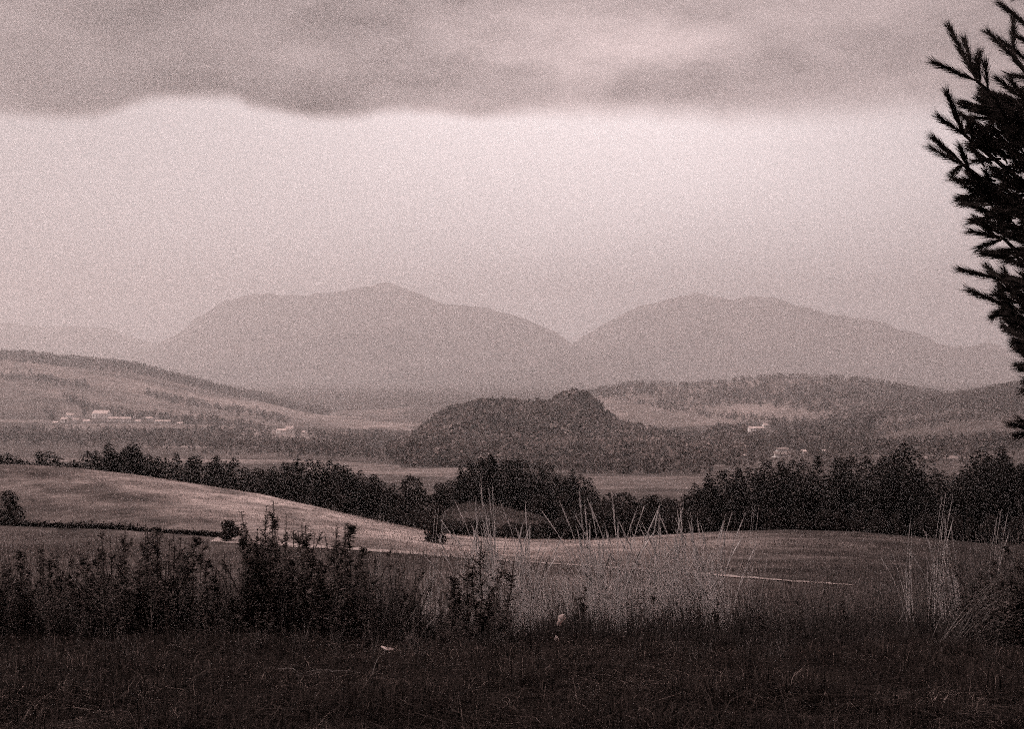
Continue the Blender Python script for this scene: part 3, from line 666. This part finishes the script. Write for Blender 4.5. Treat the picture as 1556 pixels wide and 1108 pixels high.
# pale twiggy grass fan at the right edge
e = empty('grass_tussock', (float(at(1540, 11.6)), 11.6, float(H(at(1540, 11.6), 11.6)))); tag(e, 'fan of bent wiry grass above the thicket at the right edge', 'grass')
b = MB(); base = np.array(e.location)
for i in range(60):
    x0 = rng.uniform(1530, 1600); x1 = x0 - rng.uniform(-40, 75); y1 = rng.uniform(752, 860); d = 11.6 + rng.normal() * .2
    A_ = np.array([at(x0, d), d, float(H(at(x0, d), d))]); B_ = np.array([at(x1, d), d, top_z(y1, d)]); t = np.linspace(0, 1, 8)[:, None]
    P = A_ + (B_ - A_) * t; P[:, 0] += np.sin(t[:, 0] * math.pi) * rng.uniform(0, .1); b.tube(P - base, np.linspace(.003, .0014, 8), 3)
obj('stalks', b.build('stalks', M_STRAWD), e)

# pale curled leaf caught on the verge, and its smaller fallen neighbour
def pale_leaf(px, py, d, w, h, label, tilt, stem=True):
    e = empty('withered_leaf', (float(at(px, d)), d, float(top_z(py, d)))); tag(e, label, 'leaf')
    n = 9; u = np.linspace(-1, 1, n); prof = np.sqrt(np.clip(1 - u ** 2, 0, 1)) * (1 + .25 * np.sin(u * 4)); b = MB(); rows = []
    for s in np.linspace(-1, 1, 6): rows.append(np.stack([s * prof * w / 2 * (1 + .08 * rng.normal(size=n)), .35 * w * (s ** 2) * prof + .1 * w * np.sin(u * 3), u * h / 2], -1))
    V = np.array(rows); c, s_ = math.cos(tilt), math.sin(tilt); Vx = V[..., 0] * c + V[..., 2] * s_; Vz = -V[..., 0] * s_ + V[..., 2] * c; V[..., 0] = Vx; V[..., 2] = Vz
    f = [];
    for i in range(5):
        for j in range(n - 1): a = i * n + j; f += [[a, a + n, a + n + 1], [a, a + n + 1, a + 1]]
    b.add(V, f); V2 = V + [0, .004, 0]; b.add(V2, f)
    obj('blade', b.build('blade', M_PALE, True), e)
    if not stem: return
    st = MB(); g0 = float(H(at(px, d), d)) - float(top_z(py, d)); st.tube([[0, .01, -h * .3], [.02, .02, g0 * .5], [.03, .03, g0]], [.002, .002, .002], 4); obj('stalk', st.build('stalk', M_NEEDLE), e)
pale_leaf(852, 943, 11.5, .05, .105, 'bright white withered leaf standing out against the dark verge', .5)
pale_leaf(846, 973, 11.3, .06, .035, 'dimmer small white leaf lying below the bright one', 1.2)
pale_leaf(588, 987, 9.3, .075, .02, 'flat pale leaf on the tip of the leaning stalk', .2, False)

# ------------------------------------------------------------------ turf (uncountable)
def blades(n, xr, dr, hmin, hmax, w, lean, dens_fn=None):
    d = np.sqrt(rng.uniform(dr[0] ** 2, dr[1] ** 2, n)); px = rng.uniform(xr[0], xr[1], n); X = at(px, d)
    if dens_fn is not None: k = rng.random(n) < dens_fn(X, d, px); X = X[k]; d = d[k]
    n = len(X); Z = H(X, d); a = rng.random(n) * 6.28; le = np.abs(rng.normal(size=n)) * lean
    cl = .45 + 1.2 * np.clip(vnoise(X * 1.9, d * 1.9) + .35 * (vnoise(X * 7, d * 7) - .5), 0, 1)
    h = rng.uniform(hmin, hmax, n) * cl
    dx = np.cos(a); dy = np.sin(a); base = np.stack([X, d, Z - .01], -1); s = np.stack([-dy, dx, 0 * a], -1) * (w * rng.uniform(.6, 1.3, n))[:, None]
    mid = base + np.stack([dx * le * h * .35, dy * le * h * .35, h * .6], -1); tip = base + np.stack([dx * le * h, dy * le * h, h * (1 - .35 * np.minimum(le, 1.5))], -1)
    V = np.stack([base - s, base + s, mid - s * .7, mid + s * .7, tip], 1); b = np.arange(n)[:, None] * 5
    Fc = np.concatenate([b + [0, 1, 3], b + [0, 3, 2], b + [2, 3, 4]]); return V.reshape(-1, 3), Fc
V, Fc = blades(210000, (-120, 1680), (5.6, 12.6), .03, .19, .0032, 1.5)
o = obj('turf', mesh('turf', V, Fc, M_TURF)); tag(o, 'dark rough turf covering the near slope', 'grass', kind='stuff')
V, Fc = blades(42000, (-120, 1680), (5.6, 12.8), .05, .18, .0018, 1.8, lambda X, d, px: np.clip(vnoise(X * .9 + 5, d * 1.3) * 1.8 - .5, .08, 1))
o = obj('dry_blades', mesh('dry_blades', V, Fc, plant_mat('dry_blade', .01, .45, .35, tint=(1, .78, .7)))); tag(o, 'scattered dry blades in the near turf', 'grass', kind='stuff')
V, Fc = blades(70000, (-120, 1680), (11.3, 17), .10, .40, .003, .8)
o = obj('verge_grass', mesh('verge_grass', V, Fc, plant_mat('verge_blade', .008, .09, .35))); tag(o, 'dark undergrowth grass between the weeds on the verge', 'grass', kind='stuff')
V, Fc = blades(5000, (580, 1180), (12.8, 19), .2, .6, .0032, .5, lambda X, d, px: np.interp(px, [580, 700, 1100, 1180], [.1, 1, 1, .1]))
o = obj('pale_grass', mesh('pale_grass', V, Fc, plant_mat('pale_blade', .1, .6, .4, tint=(1, .9, .87)))); tag(o, 'thin pale grass filling the middle of the verge', 'grass', kind='stuff')
V, Fc = blades(60000, (-60, 1640), (19, 55), .2, .5, .010, .6)
o = obj('meadow_grass', mesh('meadow_grass', V, Fc, plant_mat('meadow_blade', .03, .2, .35))); tag(o, 'rough meadow grass between the verge and the track', 'grass', kind='stuff')
V, Fc = blades(110000, (-60, 1640), (45, 165), .2, .55, .022, .7, lambda X, d, px: (d < np.interp(px, PK, TRK_D) - 1.2) * np.clip(vnoise(X / 3, d / 9) * 1.6 - .2, .1, 1))
o = obj('meadow_grass', mesh('meadow_grass', V, Fc, plant_mat('rough_meadow_blade', .04, .24, .3))); tag(o, 'mottled meadow grass on this side of the track', 'grass', kind='stuff')
def fieldw(X, d, px):
    return ((d > np.interp(px, PK, TRK_D) + 3) & (d < np.interp(px, PK, CR_D) + 2)) * 1.
V, Fc = blades(240000, (-60, 1600), (70, 222), .10, .26, .022, .9, lambda X, d, px: fieldw(X, d, px) * np.clip(vnoise(X / 9 + d / 25, d / 3) * 1.8 - .25, .05, 1))
V2, F2 = blades(9000, (640, 860), (236, 268), .2, .6, .05, .8); o = obj('clearing_grass', mesh('clearing_grass', V2, F2, plant_mat('clearing_blade', .03, .18, .3))); tag(o, 'rough grass on the small clearing in the wood', 'grass', kind='stuff')
# stubble takes the brightness of its field: split pale left / dull right
def field_obj(nm, k, m, lb):
    VV = V.reshape(-1, 5, 3)[k]; n = len(VV); b = np.arange(n)[:, None] * 5
    o = obj(nm, mesh(nm, VV.reshape(-1, 3), np.concatenate([b + [0, 1, 3], b + [0, 3, 2], b + [2, 3, 4]]), m)); tag(o, lb, 'grass', kind='stuff')
pv = CX + F * V.reshape(-1, 5, 3)[:, 0, 0] / V.reshape(-1, 5, 3)[:, 0, 1]
MSK = (pv < 1090 + 90 * rng.normal(size=len(pv)))
field_obj('field_stubble', MSK, plant_mat('stubble', .07, .5, .3), 'pale stubble on the left field and middle meadow')
field_obj('field_stubble', ~MSK, plant_mat('dull_stubble', .03, .17, .3), 'dull stubble on the right side of the meadow')

# ------------------------------------------------------------------ pine at the right edge
rng = np.random.default_rng(21)
pe = empty('pine_tree', (2.75, 5.2, float(H(2.75, 5.2)))); tag(pe, 'dark long-needled pine whose boughs enter at the right edge', 'tree')
PB = np.array(pe.location); wood = MB(); NQ = []
t = np.linspace(0, 1, 10); TR = np.stack([2.75 + .1 * np.sin(t * 4), 5.2 + .05 * np.cos(t * 5), PB[2] - .1 + t * 7.5], -1)
tm = MB(); tm.tube(TR - PB, np.linspace(.16, .04, 10), 10); obj('trunk', tm.build('trunk', M_PBARK, True), pe)
def needles(A_, B_, n, L=.085, spread=.36):
    k = rng.random(n) ** .75; P = A_ + (B_ - A_) * k[:, None]; ax = (B_ - A_) / (np.linalg.norm(B_ - A_) + 1e-6)
    u = unit(n); u -= (u @ ax)[:, None] * ax; u /= np.linalg.norm(u, axis=1)[:, None] + 1e-6
    sp = spread * rng.uniform(.5, 1.25, n)[:, None]; dv = ax * np.cos(sp) + u * np.sin(sp); dv[:, 2] -= .05
    l = L * rng.uniform(.75, 1.15, n)[:, None] * (1 - .25 * k[:, None]); s = np.cross(dv, unit(n)); s /= np.linalg.norm(s, axis=1)[:, None] + 1e-6
    NQ.append(np.stack([P - s * .001, P + s * .001, P + dv * l], 1))
def shoot(A_, B_, dens=1.0, leaf=.075, r=.004):
    A_ = np.array(A_, float); B_ = np.array(B_, float); wood.tube(np.array([A_, (A_ + B_) / 2 + rng.normal(size=3) * .004, B_]) - PB, [r, r * .8, r * .5], 4)
    needles(A_, B_, int(max(60, np.linalg.norm(B_ - A_) * 1900 * dens)), leaf)
def pt(px, py, d=5.0): return np.array([at(px, d), d, top_z(py, d)])
def bough(A_, B_, r0=.02, r1=.005, sag=.06, n=8):
    t = np.linspace(0, 1, n)[:, None]; P = np.array(A_) + (np.array(B_) - np.array(A_)) * t; P[:, 2] -= np.sin(t[:, 0] * math.pi) * sag
    wood.tube(P - PB, np.linspace(r0, r1, n), 5); return P
def side_shoots(P, k0, n, L, dens=1.0, up=.35):
    for i in range(n):
        k = rng.uniform(k0, 1) * (len(P) - 1); p = np.array([np.interp(k, np.arange(len(P)), P[:, j]) for j in range(3)])
        ax = P[-1] - P[0]; ax /= np.linalg.norm(ax); s = unit(1)[0]; s -= s @ ax * ax; s /= np.linalg.norm(s) + 1e-6
        dv = ax * .8 + s * .75; dv[2] += up; dv /= np.linalg.norm(dv); l = L * rng.uniform(.6, 1.2); shoot(p, p + dv * l, dens)
def trunk_at(z): return np.array([np.interp(z, TR[:, 2], TR[:, 0]), np.interp(z, TR[:, 2], TR[:, 1]), z])
# boughs whose tips the photograph shows: (node, [tips], depth)
KNOWN = [((1484, 122), [(1443, 42), (1422, 95), (1488, 82), (1466, 62)], 4.95), ((1466, 205), [(1440, 142), (1428, 178), (1474, 180)], 4.9), ((1464, 250), [(1421, 212), (1448, 262)], 4.9),
         ((1560, 105), [(1503, 50)], 5.0), ((1575, 50), [(1520, 5)], 5.1), ((1510, 178), [(1463, 160)], 5.1), ((1512, 200), [(1492, 140), (1500, 212)], 5.15), ((1500, 285), [(1452, 272), (1470, 300)], 5.0),
         ((1515, 330), [(1466, 305), (1480, 335)], 5.0), ((1525, 362), [(1480, 352), (1490, 375)], 5.05), ((1538, 385), [(1500, 385)], 5.1), ((1522, 425), [(1463, 410), (1500, 405)], 4.95),
         ((1530, 465), [(1476, 442), (1508, 480), (1518, 430)], 4.95), ((1562, 515), [(1530, 488), (1536, 505)], 5.05), ((1575, 545), [(1545, 530)], 5.1), ((1580, 570), [(1551, 560)], 5.1), ((1580, 655), [(1536, 645), (1552, 640), (1545, 662)], 5.0),
         ((1540, 90), [(1540, 30)], 5.2), ((1556, 150), [(1516, 120)], 5.2)]
for (nx, ny), tips, d in KNOWN:
    N = pt(nx, ny, d); a_ = trunk_at(N[2] - rng.uniform(.35, .75)); P = bough(a_, N, .022, .006, .1)
    k_ = .45 if nx > 1500 else .5
    side_shoots(P, k_, 8, .12)
    for tx, ty in tips:
        T = pt(tx, ty, d + rng.uniform(-.12, .12)); shoot(N, T, 1.2, .07)
# filling boughs inside the crown (random directions all round the trunk)
for i in range(48):
    z = rng.uniform(-.2, 2.6); a = rng.uniform(0, 6.28); L = np.interp(z, [-.9, .2, 1.4, 2.6], [1.15, 1.15, 1.35, 1.2]) * rng.uniform(.8, 1.0)
    if math.cos(a) < -.2: L = min(L, np.interp(z, [-.9, -.3, .0, .5, .9, 1.3, 1.8], [.8, .8, .82, 1.05, 1.1, .98, .8]) / max(.3, -math.cos(a)) * rng.uniform(.86, .97))
    A_ = trunk_at(z - .3); up_ = .3 + .25 * rng.random()
    for _q in range(30):
        B_ = A_ + np.array([math.cos(a) * L, math.sin(a) * L, up_]); T_ = B_ + (B_ - A_) / np.linalg.norm(B_ - A_) * .17
        if T_[1] < 1 or CX + F * T_[0] / T_[1] > np.interp(CY - F * T_[2] / T_[1], [-300, 0, 100, 200, 300, 400, 480, 560, 700], [1480, 1515, 1490, 1468, 1462, 1500, 1535, 1556, 1600]): break
        L *= .94
    P = bough(A_, B_, .022, .006, .08); side_shoots(P, .25, 17, .15); shoot(P[-2], P[-1] + (P[-1] - P[-2]) * .8)
for i in range(140):                                              # dense mass low on the visible side
    py = rng.uniform(150, 410); px = np.interp(py, [150, 190, 260, 300, 350, 410], [1530, 1512, 1490, 1492, 1505, 1545]) + rng.uniform(0, 90)
    p = pt(px, py, 5 + rng.normal() * .14); q_ = p + np.array([-rng.uniform(.04, .12), rng.normal() * .05, rng.uniform(-.01, .1)]); shoot(p, q_, 1.1, .065)
for i in range(75):
    py = rng.uniform(405, 620); px = np.interp(py, [405, 430, 500, 560, 620], [1535, 1545, 1566, 1580, 1590]) + rng.uniform(0, 60)
    p = pt(px, py, 5 + rng.normal() * .14); q_ = p + np.array([-rng.uniform(.04, .1), rng.normal() * .05, rng.uniform(-.01, .08)]); shoot(p, q_, 1.1, .065)
obj('branches', wood.build('branches', M_PBARK), pe)
T = np.concatenate(NQ) - PB; nm = MB(); nm.tris(T); obj('needles', nm.build('needles', M_NEEDLE), pe)

# ------------------------------------------------------------------ haze
bm = MB(); hx, y0, y1, z0, z1 = 19500, -19500, 19500, -153, 1080
v = [[x, y, z] for z in (z0, z1) for y in (y0, y1) for x in (-hx, hx)]
bm.add(v, [[0,2,3],[0,3,1],[4,5,7],[4,7,6],[0,1,5],[0,5,4],[2,6,7],[2,7,3],[0,4,6],[0,6,2],[1,3,7],[1,7,5]])
mh = bpy.data.materials.new('haze_air'); mh.use_nodes = True; nt = mh.node_tree; nt.nodes.clear()
pv_ = nt.nodes.new('ShaderNodeVolumePrincipled'); ou = nt.nodes.new('ShaderNodeOutputMaterial'); nt.links.new(pv_.outputs[0], ou.inputs['Volume'])
pv_.inputs['Color'].default_value = (1, .962, .96, 1); pv_.inputs['Density'].default_value = 1.35e-4; pv_.inputs['Anisotropy'].default_value = .5
hz = obj('haze', bm.build('haze', mh)); tag(hz, kind='stuff')

# ------------------------------------------------------------------ sky and sun
SUN_EL, SUN_AZ = R(38), R(-68)          # azimuth clockwise from the view direction (+Y)
wd = bpy.data.worlds.new('World'); sc.world = wd; wd.use_nodes = True; nt = wd.node_tree; L = nt.links; bg = nt.nodes['Background']
N = lambda t: nt.nodes.new(t)
def mth(op, a, b=None, c=None, clamp=False):
    n = N('ShaderNodeMath'); n.operation = op; n.use_clamp = clamp
    for i, v in enumerate((a, b, c)):
        if v is None: continue
        if isinstance(v, (int, float)): n.inputs[i].default_value = v
        else: L.new(v, n.inputs[i])
    return n.outputs[0]
sky = N('ShaderNodeTexSky'); sky.sky_type = 'NISHITA'; sky.sun_disc = False; sky.sun_elevation = SUN_EL; sky.sun_rotation = SUN_AZ; sky.dust_density = 3; sky.air_density = 1
bw = N('ShaderNodeRGBToBW'); L.new(sky.outputs[0], bw.inputs[0])
tc = N('ShaderNodeTexCoord'); sp = N('ShaderNodeSeparateXYZ'); L.new(tc.outputs['Generated'], sp.inputs[0])
az = mth('ARCTAN2', sp.outputs[0], sp.outputs[1]); el = mth('ARCSINE', sp.outputs[2])
# underside edge of the cloud deck as a function of bearing
fc = N('ShaderNodeFloatCurve'); L.new(mth('ADD', mth('MULTIPLY', az, 1.0), .5, clamp=True), fc.inputs['Value'])
pts = [(-300, 160), (-100, 168), (0, 174), (60, 181), (120, 182), (170, 172), (210, 158), (260, 150), (340, 150), (380, 162), (430, 175), (500, 184), (550, 180), (600, 172), (660, 174), (740, 182), (820, 178), (950, 176), (1100, 182), (1250, 176), (1400, 172), (1560, 172), (1800, 160)]
cm = fc.mapping; cu = cm.curves[0]
P_ = [(math.atan((p - CX) / F) + .5, (math.asin((CY - y) / math.sqrt(F * F + (p - CX) ** 2 + (CY - y) ** 2)) - .14) * 10) for p, y in pts]
cu.points[0].location = (0, P_[0][1]); cu.points[1].location = (1, P_[-1][1])
for p in P_: cu.points.new(*p)
cm.update()
edge = mth('ADD', mth('MULTIPLY', fc.outputs[0], .1), .14)
def noise(scale, det=4, sx=1, sz=1, rough=.5):
    mp = N('ShaderNodeMapping'); mp.inputs['Scale'].default_value = (sx, sx, sz); n = N('ShaderNodeTexNoise'); n.inputs['Scale'].default_value = scale; n.inputs['Detail'].default_value = det; n.inputs['Roughness'].default_value = rough
    L.new(tc.outputs['Generated'], mp.inputs[0]); L.new(mp.outputs[0], n.inputs['Vector']); return n.outputs['Fac']
def smooth(v, a, b, lo, hi):
    n = N('ShaderNodeMapRange'); n.interpolation_type = 'SMOOTHSTEP'
    for i, x in enumerate((v, a, b, lo, hi)):
        if isinstance(x, (int, float)): n.inputs[i].default_value = x
        else: L.new(x, n.inputs[i])
    return n.outputs[0]
edge2 = mth('ADD', edge, mth('MULTIPLY', mth('SUBTRACT', noise(26, 5), .5), .010))
soft = smooth(az, -.05, .25, .009, .026)
deck = smooth(mth('DIVIDE', mth('SUBTRACT', el, edge2), soft), -.45, .9, 0, 1)
# thinner, lighter deck to the right, mottled
thick = mth('ADD', smooth(az, -.30, .22, .30, 0.), .46) if False else mth('SUBTRACT', smooth(az, -.30, .22, 1.05, .70), smooth(az, -1.0, -.5, .25, 0.))
patch = mth('ADD', smooth(noise(5.5, 5, 1, 3.2), .35, .68, -.17, .17), smooth(noise(17, 5, 1, 2.6, .6), .3, .7, -.10, .10))
dx_ = mth('DIVIDE', mth('SUBTRACT', az, .095), .085); dy_ = mth('DIVIDE', mth('SUBTRACT', el, .218), .022)
bright = mth('MULTIPLY', mth('EXPONENT', mth('MULTIPLY', mth('ADD', mth('MULTIPLY', dx_, dx_), mth('MULTIPLY', dy_, dy_)), -1.)), .22)
k = mth('MULTIPLY', mth('SUBTRACT', mth('ADD', thick, patch), bright), smooth(el, .30, .7, 1., .35))
cl = mth('SUBTRACT', 1., mth('MULTIPLY', deck, k))
# veil below the deck brightens toward the hidden sun
gx = mth('DIVIDE', mth('SUBTRACT', az, .075), .34); gy = mth('DIVIDE', mth('SUBTRACT', el, .11), .30)
glow = mth('EXPONENT', mth('MULTIPLY', mth('ADD', mth('MULTIPLY', gx, gx), mth('MULTIPLY', gy, gy)), -1.))
mott = smooth(noise(3.2, 5, 1, 2), .3, .7, .93, 1.07)
lum = mth('MULTIPLY', mth('MULTIPLY', mth('ADD', mth('ADD', mth('MULTIPLY', glow, 7.6), 1.75), smooth(el, .34, 1.1, 0., 7.5)), cl), mott)   # overcast: brighter toward the zenith
lum = mth('ADD', mth('MULTIPLY', lum, .8), mth('MULTIPLY', bw.outputs[0], .25))
vm = N('ShaderNodeVectorMath'); vm.operation = 'SCALE'; 
mxc = N('ShaderNodeMix'); mxc.data_type = 'RGBA'; mxc.inputs['A'].default_value = (1, .882, .893, 1); mxc.inputs['B'].default_value = (1, .80, .79, 1); L.new(deck, mxc.inputs['Factor']); L.new(mxc.outputs['Result'], vm.inputs[0]); L.new(lum, vm.inputs['Scale'])
L.new(vm.outputs[0], bg.inputs['Color']); bg.inputs['Strength'].default_value = .12
sl = bpy.data.lights.new('sun', 'SUN'); sl.energy = 1.5; sl.angle = R(12); sl.color = (1, .88, .84); so = obj('sun', sl)
dv = Vector((math.sin(SUN_AZ) * math.cos(SUN_EL), math.cos(SUN_AZ) * math.cos(SUN_EL), math.sin(SUN_EL))); so.rotation_euler = dv.to_track_quat('Z', 'Y').to_euler()

# ------------------------------------------------------------------ camera
cam = bpy.data.cameras.new('camera'); cam.sensor_width = 36; cam.lens = 36 * F / 1556; cam.clip_start = .05; cam.clip_end = 80000
co = obj('camera', cam); co.location = (0, 0, 0); co.rotation_euler = (R(90), 0, 0); sc.camera = co
vs = sc.view_settings; vs.view_transform = 'Standard'; vs.look = 'None'; vs.exposure = .5; vs.gamma = 1; vs.use_curve_mapping = False
sc.cycles.max_bounces = 6; sc.cycles.volume_bounces = 2; sc.cycles.diffuse_bounces = 3; sc.cycles.transmission_bounces = 3; sc.cycles.transparent_max_bounces = 8
sc.cycles.use_denoising = False; sc.cycles.pixel_filter_type = 'BOX'; sc.cycles.use_adaptive_sampling = True; sc.cycles.adaptive_threshold = .09; sc.cycles.adaptive_min_samples = 10
print('conifers', nc, 'broadleaf', nb, 'objects', len(bpy.data.objects))
